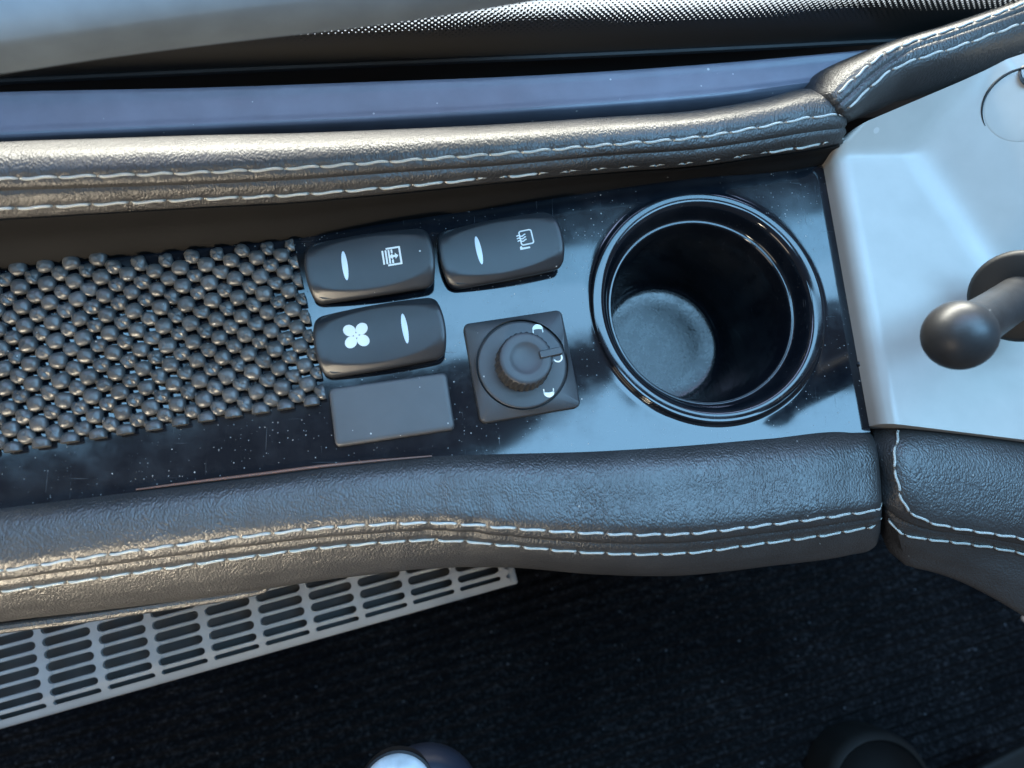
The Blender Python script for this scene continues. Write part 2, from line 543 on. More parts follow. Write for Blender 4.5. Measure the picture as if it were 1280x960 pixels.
def sew(parent, line, bvh, pitch, gap=0.02, lift=0.05, flip=1):
    """lay single stitches along a polyline, snapped to the leather"""
    pts = [Vector(p) for p in line]
    L = [0.0]
    for a, b in zip(pts, pts[1:]): L.append(L[-1] + (b - a).length)
    def at(s):
        for i in range(len(pts) - 1):
            if s <= L[i+1] or i == len(pts) - 2:
                f = (s - L[i]) / max(1e-6, L[i+1] - L[i])
                return pts[i].lerp(pts[i+1], min(max(f, 0), 1))
    n = max(1, round(L[-1] / pitch)); step = L[-1] / n
    base = BASE[parent]
    for i in range(n):
        j0 = random.uniform(-0.03, 0.03)
        a, b = at((i + gap / 2 + j0 * 0.3) * step), at((i + 1 - gap / 2) * step)
        mid = at((i + 0.5) * step)
        _, nrm, _, _ = bvh.find_nearest(mid)
        pa = bvh.find_nearest(a); pb = bvh.find_nearest(b); pm = bvh.find_nearest(mid)
        a, b, mid = pa[0], pb[0], pm[0]
        if nrm.z < -0.3: nrm = -nrm
        x = (b - a); ln = x.length; x.normalize()
        z = (nrm - x * nrm.dot(x)).normalized(); y = z.cross(x)
        o = bpy.data.objects.new('stitch', STITCH); col.objects.link(o)
        o.parent = parent
        m = Matrix((x, y * flip, z * 1.0)).transposed().to_4x4()
        c = (a + b) / 2 * 0.5 + mid * 0.5 + z * lift - base
        o.matrix_local = Matrix.Translation(c * S) @ m @ Matrix.Diagonal((ln * S, 1, 1, 1))

def bvh_of(verts, faces):
    return BVHTree.FromPolygons([Vector(v) for v in verts], faces)

# ================================================================== SETTING
# outside ground beyond the glass, and the carpeted cab floor
g = part('ground', [(-6000, 420, -1500), (6000, 420, -1500), (6000, 9000, -1500), (-6000, 9000, -1500)], [(0, 1, 2, 3)], M_ground, base=(0, 420, -1500), smooth=False)
tag(g, None, None, kind='structure')

ZF = -360
ang = math.radians(14)
nx, ny = 60, 420
cv, cf = [], []
for j in range(ny + 1):
    yy = -420 + 760 * j / ny
    for i in range(nx + 1):
        xx = -480 + 1000 * i / nx
        h = 2.4 * math.cos(2 * math.pi * yy / 11.0)
        cv.append((xx * math.cos(ang) - yy * math.sin(ang), xx * math.sin(ang) + yy * math.cos(ang), ZF + h))
for j in range(ny):
    for i in range(nx):
        a = j * (nx + 1) + i
        cf.append((a, a + 1, a + nx + 2, a + nx + 1))
fl = part('carpet_floor', cv, cf, M_carpet, base=(0, 0, ZF))
tag(fl, None, None, kind='structure')

bk = part('front_bulkhead', *box(-700, 900, 214, 224, -1500, -72), M_dark, base=(0, 219, -1500), smooth=False)
bk.rotation_euler = (0, 0, math.radians(6.9))
tag(bk, None, None, kind='structure')

# ================================================================== WINDSCREEN
gb = (-178.0, 187.0, 0.0)
ga = math.atan2(234.66 - 186.9, 217.75 + 178)
ws = thing('windscreen', 'clear windscreen pane with a black dotted border above the blue-grey ledge', 'windscreen', gb)
def glass_piece(name, x0, x1, z0, z1, mat):
    v, f = box(x0, x1, 0, 4, z0, z1)
    me = make_mesh(name, v, f, mat, smooth=False)
    o = bpy.data.objects.new(name, me); col.objects.link(o); o.parent = ws
    o.rotation_euler = (0, 0, ga); BASE[o] = BASE[ws]
    return o
glass_piece('frit_band', -130, 620, -70, 38, M_frit)
glass_piece('glass_pane', -130, 620, 38.2, 330, M_glass)
seal = tube([(gb[0] + t * math.cos(ga), gb[1] - 1 + t * math.sin(ga), 3 + 0.4 * math.sin(t / 60)) for t in range(-130, 621, 15)], 1.6, 8)
part('seal_strip', *seal, M_groove, ws)

# grey pillar trim crossing the corner of the windscreen
st = []
for px in ([(-145.93, 126.21, 96), (-136.96, 124.96, 110)], [(-121.59, 131.88, 96), (-114.25, 131.38, 110)], [(-98.06, 137.9, 96), (-92.13, 136.7, 110)], [(-61.69, 146.1, 96), (-58.04, 145.14, 110)], [(-14.12, 156.04, 96), (-13.37, 155.05, 110)], [(25.75, 166.35, 96), (24.1, 165.3, 110)], [(68.06, 178.19, 96), (63.85, 175.62, 110)]):
    a, b = np.array(px[0]), np.array(px[1])
    up = (b - a)
    st.append([a, a + up * 0.25 + np.array((0, -1.2, 4)), b, b + np.array((0, 34, 12)), b + np.array((0, 40, 0)), a + np.array((0, 30, -6)), a + np.array((0, 3, -6))])
G = loft_pad(st, 6, 10)
v, f = surface(G)
o = part('pillar_trim', v, f, M_pillar, base=st[0][0])
tag(o, 'smooth grey pillar trim sloping across the corner of the windscreen', 'trim')

# blue-grey ledge under the windscreen
T = [(-203.92, 175.06, 10), (-171.79, 178.54, 10), (-98.11, 185.13, 10), (-19.43, 193.33, 10), (36.16, 199.38, 10), (124.89, 211.49, 10), (210.34, 225.55, 10), (246.53, 231.65, 10)]
B = [(-200.78, 152.32, 10), (-169.1, 155.76, 10), (-96.58, 163.67, 10), (-18.95, 172.13, 10), (35.92, 179.13, 10), (123.57, 191.52, 10), (178.18, 201.49, 10), (218.96, 209.58, 10)]
st = []
for a, b in zip(T, B):
    a, b = np.array(a), np.array(b); m = (a + b) / 2
    st.append([b + (0, 0.6, -2.2), b + (0, 1.6, 0), b * 0.7 + a * 0.3 + (0, 0, 0.15), m + (0, 0, 0.2), a * 0.7 + b * 0.3 + (0, 0, 0.15), a - (0, 1.6, 0), a + (0, -0.4, -1.6), a + (0, 0, -14), b + (0, 1.5, -14)])
G = loft_pad(st, 4, 8)
v, f = surface(G)
o = part('window_ledge', v, f, M_ledge, base=B[0])
tag(o, 'long satin blue-grey ledge between the windscreen and the stitched upper pad', 'ledge')

# ================================================================== GLOSS TRIM PANEL WITH CUP HOLDER
CUP = (123.4, 98.2)
panel = thing('trim_panel', 'glossy black dusty console panel with a moulded round cup holder', 'console panel', (60, 80, 0))
outline = [(-202.49, 99.23, 0), (-168.41, 105.89, 0), (-108.58, 115.36, 0), (-54.81, 123.61, 0), (4.55, 136.11, 0), (71.64, 150.33, 0), (125.33, 160.27, 0), (181.04, 167.41, 0), (186.37, 165.24, 0), (191.73, 119.51, 0), (192.91, 42.17, 0),
           (146.83, 38.87, 0), (89.22, 33.98, 0), (38.65, 32.27, 0), (-1.97, 30.95, 0), (-41.16, 26.52, 0), (-89.17, 19.51, 0), (-123.76, 15.14, 0), (-157.2, 10.92, 0), (-189.45, 6.26, 0)]
def ray_out(a):
    d = (math.cos(a), math.sin(a)); best = 1e9
    for p, q in zip(outline, outline[1:] + outline[:1]):
        ex, ey = q[0] - p[0], q[1] - p[1]; wx, wy = p[0] - CUP[0], p[1] - CUP[1]
        den = d[0] * ey - d[1] * ex
        if abs(den) < 1e-9: continue
        t = (wx * ey - wy * ex) / den; s = (wx * d[1] - wy * d[0]) / den
        if t > 0 and -1e-6 <= s <= 1 + 1e-6: best = min(best, t)
    return best
angs = sorted(set([2 * math.pi * i / 160 for i in range(160)] + [math.atan2(p[1] - CUP[1], p[0] - CUP[0]) % (2 * math.pi) for p in outline]))
na = len(angs)
R0 = 56.4
verts, faces = [], []
rings = [0.0, 0.06, 0.2, 0.5, 1.0]
prof = [(0, 53.0, 1.1), (0, 53.15, 0.6), (0, 53.4, 0.28), (0, 53.9, 0.08), (0, 54.8, 0.01)]
rows = []
for _, r, z in prof: rows.append([(CUP[0] + r * math.cos(a), CUP[1] + r * math.sin(a), z) for a in angs])
for fr in rings:
    row = []
    for a in angs:
        ro = max(ray_out(a), 57.0)
        r = R0 + (ro - R0) * fr
        row.append((CUP[0] + r * math.cos(a), CUP[1] + r * math.sin(a), 0.0))
    rows.append(row)
rows.append([(x, y, -1.8) for x, y, z in rows[-1]])
verts = [p for r in rows for p in r]
for k in range(len(rows) - 1):
    for i in range(na):
        j = (i + 1) % na
        faces.append((k*na + i, k*na + j, (k+1)*na + j, (k+1)*na + i))
part('panel_face', verts, faces, M_gloss, panel, sharp=40)
cc = (CUP[0], CUP[1], 0)
rim_prof = [(53.0, 1.1), (52.85, 1.6), (52.5, 1.95), (52.0, 2.05), (51.0, 2.02), (50.0, 1.96), (49.0, 1.85), (48.2, 1.65), (47.4, 1.2), (46.6, 0.2), (45.9, -1.3), (45.2, -3.2), (44.5, -5.2), (43.9, -6.8), (43.4, -7.6), (42.9, -7.9), (42.4, -7.7), (42.0, -7.9), (41.6, -9.0)]
part('cup_rim', *rev(rim_prof, cc, 128), M_cup, panel, sharp=None)
wall_prof = [(41.6, -9.0), (41.2, -10.5), (39.4, -22), (36.0, -46), (33.6, -63), (32.4, -68.5), (31.0, -70.0)]
part('cup_wall', *rev(wall_prof, cc, 128), M_cup, panel, sharp=None)
v, f = rev([(31.0, -70.0), (29.8, -69.5), (28.4, -70.0), (20.0, -70.2), (10.0, -70.4), (0.6, -70.4)], cc, 96)
f.append(tuple(5 * 96 + i for i in range(96)))
part('cup_floor', v, f, M_cupfloor, panel)
# reddish rubbed edge of the panel beside the lower pad
part('worn_edge', *tube([(-109.28, 18.62, 1), (-89, 21.28, 1), (-62.3, 24.59, 1), (-41.06, 27.37, 1), (-19.34, 29.57, 1), (2.82, 31.5, 1)], lambda s: 0.35 + 0.35 * math.sin(math.pi * s), 6), M_copper, panel)
part('panel_screw', *rev([(1.6, -0.2), (1.6, 0.7), (1.1, 1.0), (0.5, 0.6), (0.05, 0.6)], (191.75, 72.56, 0.2), 20), M_switch, panel)

# ================================================================== ANTI-SLIP MAT
mat_poly = [(-204.06, 99.14, 2), (-167.29, 105.19, 2), (-55.42, 122.75, 2), (-42.28, 54.11, 2), (-77.65, 47.71, 2), (-102.09, 42.2, 2), (-132.7, 35.9, 2), (-158.6, 31.62, 2), (-193.29, 23.34, 2)]
mat = thing('anti_slip_mat', 'knitted grey-black rubber anti-slip mat with open holes lying on the panel', 'mat', (-110, 75, 0))
def inside(x, y, poly):
    c = False; n = len(poly)
    for i in range(n):
        x1, y1 = poly[i][:2]; x2, y2 = poly[(i+1) % n][:2]
        if (y1 > y) != (y2 > y) and x < (x2 - x1) * (y - y1) / (y2 - y1) + x1: c = not c
    return c
E1, E2 = Vector((4.95, 0.845)), Vector((1.84, -7.74))
O = Vector((-74.03, 87.81))
def knot_shape(kind, seed):
    rnd = random.Random(seed); verts, faces = [], []; nr, ns = 8, 16
    c0 = [rnd.uniform(-1, 1) for _ in range(8)]
    sgn = lambda t, e: math.copysign(abs(t) ** e, t)
    for k in range(nr + 1):
        th = math.pi * k / nr
        for i in range(ns):
            a = 2 * math.pi * i / ns
            x, y, z = math.sin(th) ** 0.75 * sgn(math.cos(a), 0.75), math.sin(th) ** 0.75 * sgn(math.sin(a), 0.75), math.cos(th)
            if kind == 0:
                rx, ry, rz = 3.3, 3.15, 1.95
                b = 1 + 0.04 * c0[0] * math.sin(3 * a + c0[1] * 3)
            else:
                rx, ry, rz = 2.95, 3.0, 1.85
                cr = math.exp(-((x * 0.75 + y * 0.65 + 0.25 * c0[2]) / 0.20) ** 2)
                b = 1 + 0.07 * math.sin(2 * a + c0[1] * 3) + 0.06 * math.sin(3 * a + 4 * z + c0[4] * 3) - 0.26 * cr * max(0, z + 0.2)
            verts.append(Vector((x * rx * b, y * ry * b, z * rz * b)))
    for k in range(nr):
        for i in range(ns):
            j = (i + 1) % ns
            faces.append((k*ns + i, k*ns + j, (k+1)*ns + j, (k+1)*ns + i))
    return verts, faces
KS = [[knot_shape(0, s) for s in range(5)], [knot_shape(1, s + 20) for s in range(6)]]
KN = [[make_mesh('knot', v, f, M_rubber) for v, f in row] for row in KS]
u1, u2 = E1.normalized(), E2.normalized()
cut_right = (O + E1 * 5 + u1 * 0.9, Vector((u2.y, -u2.x, 0)))          # plane point, inward normal
cut_low = (O + E2 * 5 + u2 * 1.0, Vector((-u1.y, u1.x, 0)))
nodes = {}
for i in range(-26, 6):
    for j in range(-8, 6):
        if i % 2 and j > 4: continue
        p = O + E1 * i + E2 * (j + (0.5 if i % 2 else 0.0))
        top_y = np.interp(p.x, [q[0] for q in mat_poly[:3]] + [60], [q[1] for q in mat_poly[:3]] + [140])
        if p.y < top_y - 0.5:
            q = p + Vector((random.uniform(-.22, .22), random.uniform(-.22, .22)))
            nodes[(i, j)] = Vector((q.x, q.y, 2.4 + random.uniform(-0.2, 0.25) + (0 if i % 2 == 0 else -0.1)))
sv, sf = [], []
for (i, j), p in nodes.items():
    pick = random.randrange(len(KN[i % 2]))
    s = random.uniform(0.95, 1.06)
    M = Matrix.Translation(p - BASE[mat]) @ Matrix.Rotation(math.radians(10) + random.uniform(-.2, .2), 4, 'Z') @ Matrix.Rotation(random.uniform(-.14, .14), 4, 'X') @ Matrix.Diagonal((s, s, random.uniform(0.92, 1.08), 1))
    near = ([cut_right] if i == 5 else []) + ([cut_low] if i % 2 == 0 and j == 5 else [])
    if near:
        v, f = KS[i % 2][pick]
        bm = bmesh.new(); bm.from_mesh(KN[i % 2][pick])
        bm.transform(Matrix.Diagonal((1 / S, 1 / S, 1 / S, 1))); bm.transform(M)
        for a, n in near:
            g = bm.verts[:] + bm.edges[:] + bm.faces[:]
            r = bmesh.ops.bisect_plane(bm, geom=g, plane_co=Vector((a.x, a.y, 0)) - BASE[mat] + n * random.uniform(0, .3), plane_no=-n, clear_outer=True)
            ed = [e for e in r['geom_cut'] if isinstance(e, bmesh.types.BMEdge)]
            if ed: bmesh.ops.edgeloop_fill(bm, edges=ed)
        bm.transform(Matrix.Diagonal((S, S, S, 1)))
        if len(bm.faces) < 8: bm.free(); continue
        me = bpy.data.meshes.new('knot'); bm.to_mesh(me); bm.free(); me.materials.append(M_rubber)
        me.set_sharp_from_angle(angle=math.radians(40))
        o = bpy.data.objects.new('knot', me); col.objects.link(o); o.parent = mat
    else:
        o = bpy.data.objects.new('knot', KN[i % 2][pick]); col.objects.link(o); o.parent = mat
        o.matrix_local = Matrix.Translation(Vector(M.translation) * S) @ M.to_3x3().to_4x4()
    for dj in ((0, -1) if i % 2 == 0 else (0, 1)):
        q = nodes.get((i + 1, j + dj))
        if q is None: continue
        a = p + Vector((0, 0, -0.8)); b = q + Vector((0, 0, -0.8))
        v, f = tube([a, a.lerp(b, .5) + Vector((0, 0, -.2)), b], 1.3, 8)
        n0 = len(sv); sv += v; sf += [tuple(n0 + k for k in t) for t in f]
part('strand_net', sv, sf, M_rubber, mat)

# ================================================================== LEATHER PADS
def offs(p, dx, dy, dz): return (p[0] + dx, p[1] + dy, p[2] + dz)
# upper pad: wall foot, wall, lower stitching, seam, upper stitching, crown, back edge, then the hidden back
U = [
 ((-206.76, 100.14, -2), (-188.33, 114, 30), (-185.82, 118.77, 35), (-184.04, 121.97, 38.5), (-184.71, 128.93, 39), (-190.06, 137.41, 32.5)),
 ((-169.46, 105.93, -2), (-154.23, 117.87, 30), (-152.17, 122.41, 35), (-150.74, 125.66, 38.5), (-151.24, 132.15, 39), (-155.72, 141.45, 32.5)),
 ((-133.79, 111.84, -2), (-121.62, 121.14, 30), (-119.96, 125.12, 35), (-118.85, 128.41, 38.5), (-119.28, 135.02, 39), (-122.83, 144.51, 32.5)),
 ((-96.78, 117.61, -2), (-88.24, 124.97, 29), (-87.03, 128.39, 34), (-86.24, 131.76, 37.5), (-86.58, 138.52, 38), (-89.18, 148.22, 31.5)),
 ((-55.14, 123.72, -2), (-50.47, 129.08, 28), (-49.81, 132.58, 33), (-49.39, 136.03, 36.5), (-49.59, 142.3, 37), (-51.09, 151.89, 30.5)),
 ((-18.67, 132.01, -2), (-17.27, 134.41, 26), (-17.08, 137.82, 31), (-16.98, 141.19, 34.5), (-17.09, 147.12, 35), (-17.63, 156.44, 28.5)),
 ((36.89, 142.88, -2), (33.98, 143.34, 23), (33.43, 145.64, 28), (33.06, 149.31, 31.5), (33.07, 154.96, 32), (33.93, 163.94, 25.5)),
 ((80.6, 152.11, -2), (75.09, 150.3, 20), (73.69, 152.65, 26), (72.96, 156.07, 29.5), (73.04, 161.53, 30), (75, 170.61, 23.5)),
 ((126.12, 160.54, -2), (118.21, 156.66, 18), (116.09, 159.25, 24), (115.01, 163.28, 27.5), (115.21, 169.13, 28), (118.27, 177.76, 21.5)),
 ((157.33, 164.05, -2), (148.25, 163.3, 17), (145.62, 165.89, 23), (144.36, 170.58, 26.5), (144.61, 176.34, 27), (148.47, 185.43, 20.5)),
 ((181.49, 168.9, -2), (171.03, 167.98, 17), (168.06, 170.95, 23), (166.65, 176.06, 26.5), (167.04, 182.67, 27), (171.55, 192.39, 20.5)),
 ((192.51, 172.62, -1), (182.68, 170.95, 17), (181.2, 173.82, 22), (179.29, 178.57, 25.5), (177.26, 183.16, 26), (179.03, 191.48, 20.5)),
]
st = []
for w, s2, sm, s1, cr, t in U:
    w_, s2_ = np.array(w), np.array(s2)
    st.append([w, tuple(w_ * 0.5 + s2_ * 0.5 + np.array((0, 0.8, 0))), s2, sm, s1, cr, t, offs(t, 0, 6, -7), offs(t, 0, 8, -26), offs(t, 0, 4, -40), offs(w, 0, 8, -8)])
SV = 8
G = loft_pad(st, SV, 2.0, grooves=((3, 0.9, 1.0), (2, 0.3, 1.4), (4, 0.4, 1.6)), caps=(None, 5.5))
G = pucker(pucker(G, 2, SV, 13.2, -3), 4, SV, 13.2, -1)
upper = thing('stitched_upper_pad', 'dark brown leather pad with two rows of pale stitching below the blue-grey ledge', 'leather pad', (0, 150, 0))
v, f = surface(G)
part('leather_cover', v, f, M_leather_top, upper)
bv = bvh_of(v, f)
M_wall_shade = plastic('matte_black_wall_shade', (0.0075, 0.0068, 0.0064), 0.75, 900, 0.12, 0.03, 300, spec=0.2)  # shade on the leather wall, put into the colour of an added sheet
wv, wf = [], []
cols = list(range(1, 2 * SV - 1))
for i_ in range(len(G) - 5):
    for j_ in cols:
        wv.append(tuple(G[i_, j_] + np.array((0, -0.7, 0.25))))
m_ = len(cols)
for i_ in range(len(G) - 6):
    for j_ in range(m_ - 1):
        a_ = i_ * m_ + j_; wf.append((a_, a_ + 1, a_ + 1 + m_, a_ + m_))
part('wall_shade_sheet', wv, wf, M_wall_shade, upper, sharp=None)
sew(upper, [tuple(p) for p in G[:-3, 2 * SV]], bv, 13.2)
sew(upper, [tuple(p) for p in G[:-1, 4 * SV]], bv, 13.2)

# lower pad: panel edge, top, stitching, seam, stitching, front
Lw = [
 ((-194.32, 8.1, -3), (-188.78, 2.79, 4.5), (-186.1, -7.54, 6.4), (-185.89, -15.32, 5), (-187.98, -19.44, 0.8), (-190.48, -23.41, -4), (-202.69, -36.16, -26)),
 ((-159.05, 13.41, -3), (-154.47, 7.57, 4.5), (-152.29, -2.45, 6.4), (-152.04, -10.81, 5), (-153.75, -14.8, 0.8), (-155.79, -18.63, -4), (-165.78, -30.82, -26)),
 ((-119.47, 18.3, -3), (-116.02, 12.51, 4.5), (-114.43, 3.09, 6.4), (-114.2, -5.3, 5), (-115.43, -9.74, 0.8), (-116.93, -13.72, -4), (-124.28, -26.9, -26)),
 ((-81, 23.4, -3), (-78.64, 17.36, 4.5), (-77.5, 7.7, 6.4), (-77.32, -0.77, 5), (-78.14, -5.03, 0.8), (-79.16, -8.72, -4), (-84.01, -22.76, -26)),
 ((-29.75, 29.97, -3), (-28.83, 23.61, 4.5), (-28.32, 13.02, 6.4), (-28.17, 3.95, 5), (-28.45, 0.03, 0.8), (-28.8, -3.37, -4), (-30.49, -16.09, -26)),
 ((6.09, 33.56, -3), (5.99, 26.68, 4.5), (6.04, 15.26, 6.4), (6.15, 4.52, 5), (6.26, 1.16, 0.8), (6.39, -2.11, -4), (6.93, -13.12, -26)),
 ((35.73, 34.58, -3), (34.77, 27.28, 4.5), (34.4, 14.47, 6.4), (34.42, 2.37, 5), (34.86, -1.35, 0.8), (35.38, -4.69, -4), (37.84, -13.29, -26)),
 ((69.5, 35.64, -3), (67.55, 27.9, 4.5), (66.63, 13.33, 6.4), (66.49, 0.15, 5), (67.3, -3.95, 0.8), (68.25, -7.69, -4), (72.91, -16.57, -26)),
 ((104.61, 37.75, -3), (101.62, 29.85, 4.5), (100.12, 14.72, 6.4), (99.71, -0.74, 5), (100.9, -4.71, 0.8), (102.3, -8.66, -4), (109.21, -17.89, -26)),
 ((147.39, 41.34, -3), (143.11, 32.87, 4.5), (140.92, 17.76, 6.4), (140.3, 2.69, 5), (141.98, -1.03, 0.8), (143.95, -4.67, -4), (153.57, -14.48, -26)),
 ((184.49, 43.96, -3), (179.17, 35.99, 4.5), (176.48, 21.6, 6.4), (175.67, 6.59, 5), (177.77, 3.03, 0.8), (180.26, -0.28, -4), (192.23, -10.14, -26)),
 ((194.72, 42.73, -4), (191.4, 35.45, 3.5), (190.76, 22.38, 4.4), (190.09, 8.49, 4), (192.37, 5.08, -0.2), (194.76, 2.44, -5), (203.45, -7.44, -26)),
]
st = []
for e, t1, t2, s1, sm, s2, fr in Lw:
    st.append([e, t1, t2, s1, sm, s2, tuple((np.array(s2) + np.array(fr)) / 2 + np.array((0, -1.5, 1.5))), fr, offs(fr, 0, 5, -5), offs(fr, 0, 24, -8), offs(e, 0, -3, -22)])
G = loft_pad(st, SV, 2.0, grooves=((4, 0.8, 1.0), (3, 0.4, 1.6), (5, 0.3, 1.4)), caps=(None, 4.0))
G = pucker(pucker(G, 3, SV, 12.0, -1), 5, SV, 11.6, -2)
N = normals_of(G)
for cx_, sl, dep, wd in ((2, 0.35, 0.75, 3.0), (9, 0.5, 0.5, 2.2), (20, 0.15, 0.8, 4.0), (33, -0.3, 0.45, 2.6), (-12, 0.2, 0.35, 2.2), (-70, 0.25, 0.4, 3.0), (95, -0.2, 0.35, 3.5)):
    d = G[..., 0] - cx_ - sl * (G[..., 1] - 5) - 1.5 * np.sin(G[..., 1] / 5.0)
    fal = np.exp(-((G[..., 1] - 4) / 14.0) ** 2)
    G = G - N * (dep * fal * np.exp(-(d / wd) ** 2))[..., None]
lower = thing('stitched_lower_pad', 'long wavy black leather armrest pad with pale double stitching under the switches', 'leather pad', (0, 10, -30))
v, f = surface(G)
part('leather_cover', v, f, M_leather, lower)
bv = bvh_of(v, f)
sew(lower, [tuple(p) for p in G[:-1, 3 * SV]], bv, 12.0)
sew(lower, [tuple(p) for p in G[:-2, 5 * SV]], bv, 11.6)
lip = [(-203.06, -38.06, -27), (-165.97, -33.65, -27), (-136.49, -30.41, -27), (-106.24, -26.45, -27), (-75.09, -22.38, -27), (-65.39, -20.59, -26), (-61.74, -17.93, -23)]
part('edge_lip', *tube(lip, lambda s: 2.3 * (1 - 0.55 * max(0, s - 0.75) / 0.25), 10), M_leather, lower)

# corner pad right of the lower pad
Rp = [
 ((197.62, 44.88, -4), (195.23, 36.57, 0), (196.75, 21.33, 0), (196.62, 11.11, 0), (198.26, 7.78, -2), (200.55, 5.14, -6), (212.6, -9.71, -26)),
 ((202.1, 45.68, -2), (197.1, 35.97, 5), (196.37, 20.97, 5), (198.12, 9.63, 3), (200.94, 5.02, -1), (203.63, -0.71, -5), (219.01, -15.18, -26)),
 ((208.32, 46.28, -1), (201.83, 36.99, 8), (199.91, 21.33, 9), (202.96, 6.86, 5), (206.53, 1.9, 1), (210.84, -3, -4), (229.73, -17.86, -26)),
 ((221.26, 46.36, -1), (212.85, 36.89, 9), (209.95, 20.56, 10), (212.64, 3.11, 5), (216.47, -0.72, 1), (221.1, -4.31, -4), (241.94, -21.64, -26)),
 ((241.07, 45.03, -1), (231.89, 35.57, 9), (228.4, 17.14, 10), (229.77, -0.06, 5), (232.46, -2.91, 1), (235.87, -6.2, -4), (257.66, -29.08, -26)),
 ((263.98, 41.89, -1), (253.85, 32.15, 9), (249.99, 13.67, 10), (251.51, -3.31, 5), (254.37, -6.72, 1), (258.13, -9.91, -4), (279.04, -41.62, -26)),
 ((293.76, 35.46, -1), (282.41, 25.57, 9), (278.01, 6.75, 10), (279.78, -9.7, 5), (282.89, -13.55, 1), (286.87, -17.87, -4), (304.97, -56.04, -26)),
]
st = []
for e, t1, t2, s1, sm, s2, fr in Rp:
    st.append([e, t1, t2, s1, sm, s2, tuple((np.array(s2) + np.array(fr)) / 2 + np.array((0, -1.0, 1.0))), fr, offs(fr, 2, 6, -6), offs(fr, 2, 26, -8), offs(e, 2, -4, -22)])
G = loft_pad(st, SV, 3.0, grooves=((4, 0.8, 1.0), (5, 0.3, 1.4)), caps=(3.0, None))
corner = thing('stitched_corner_pad', 'black leather corner pad with stitching turning upward, beneath the off-white console', 'leather pad', (215, 10, -30))
v, f = surface(G)
part('leather_cover', v, f, M_leather, corner)
bv = bvh_of(v, f)
sew(corner, [(202.65, 44.51, 6), (199.96, 37.11, 7), (198.46, 30.96, 7), (198.07, 24.86, 7), (198.13, 19.47, 7), (198.91, 14.12, 7), (200.72, 8.84, 6), (205.39, 5.81, 6), (211.23, 3.46, 5), (220.07, 1.38, 5), (229.77, -0.06, 5), (240.58, -1.84, 5), (251.51, -3.31, 5), (279.78, -9.7, 5)], bv, 9.8, lift=0.3)
sew(corner, [(199.11, 4.79, -5), (201.25, 1.02, -5), (207.56, -2.45, -4), (218.54, -3.94, -4), (230.33, -5.45, -4), (240.68, -6.94, -4), (251.86, -8.46, -4), (258.13, -9.91, -4), (286.87, -17.87, -4)], bv, 10.0, lift=0.3)

# rolled pad climbing to the right above the console
Ro = [
 ((171.96, 193.74, 20), (175.2, 185.5, 30), (177.38, 181.8, 30), (179.89, 179.14, 29), (190.7, 182.66, 14)),
 ((177.71, 201.56, 22), (184.21, 193.34, 33), (187.25, 190.85, 33), (189.78, 188.21, 32), (202.63, 188.2, 14)),
 ((194.65, 210.2, 24), (195.42, 202.75, 34), (198.37, 199.44, 34), (200.99, 197.2, 33), (214.79, 194.24, 14)),
 ((211.98, 217.32, 26), (208.26, 209.58, 34), (209.82, 206.6, 35), (212.99, 202.42, 34), (228.89, 198.41, 14)),
 ((234.65, 225.27, 27), (228.71, 217.14, 35), (228.22, 213.55, 36), (229.33, 208.01, 35), (246.73, 204.3, 15)),
 ((255.34, 233.2, 28), (248.37, 224.76, 36), (247.38, 221.07, 37), (248.1, 215.44, 36), (266.07, 210.37, 16)),
 ((279.32, 243.61, 28), (270.83, 234.76, 36), (269.65, 230.57, 37), (269.96, 224.82, 36), (287.98, 217.38, 16)),
 ((311.06, 258.43, 28), (301.59, 249.1, 36), (299.73, 244.29, 37), (299.68, 238.81, 36), (317.91, 228.14, 16)),
]
st = []
for t, s1, sm, s2, b in Ro:
    t_, b_, s2_ = np.array(t), np.array(b), np.array(s2)
    st.append([t, s1, sm, s2, tuple((s2_ + b_) / 2 + np.array((0.8, -1.5, 3.0))), b, offs(b, 0, 5, -10), offs(t, 0, 6, -30), offs(t, 0, 5, -8)])
G = loft_pad(st, SV, 3.0, grooves=((2, 0.7, 0.9), (1, 0.3, 1.2), (3, 0.3, 1.2)), caps=(5, None))
roll = thing('stitched_rolled_pad', 'brown-black leather roll with creased seam climbing past the off-white console', 'leather pad', (230, 190, 0))
v, f = surface(G)
part('leather_cover', v, f, M_leather_top, roll)
bv = bvh_of(v, f)
sew(roll, [tuple(p) for p in G[5:, 1 * SV]], bv, 9.5)
sew(roll, [tuple(p) for p in G[5:, 3 * SV]], bv, 13.0)

# ================================================================== OFF-WHITE CONSOLE
console = thing('side_console', 'off-white moulded plastic console with a shallow faceted tray beside the cup holder', 'console', (230, 90, 0))
LT, LB = Vector((183.5, 171.35, 2)), Vector((192.69, 44.69, 2))
TR, BR = Vector((315.29, 225.82, 26)), Vector((290.56, 33.71, 14))
TL = Vector((189.46, 177.23, 17))
r1a, r1b, r1c = Vector((182.45, 166.95, 10)), Vector((221.9, 169.38, 10)), Vector((260.14, 183.1, 20))
q1, q2 = Vector((222.7, 169.43, 10)), Vector((248.96, 122.17, 10))
def smax(a, b, k=3.0):
    h = max(k - abs(a - b), 0) / k
    return max(a, b) + h * h * k * 0.25
def line_d(p, a, b):
    d = (b - a).to_2d().normalized(); n = Vector((-d.y, d.x))
    return (p.to_2d() - a.to_2d()).dot(n)
nu, nv = 90, 90
cv, cf = [], []
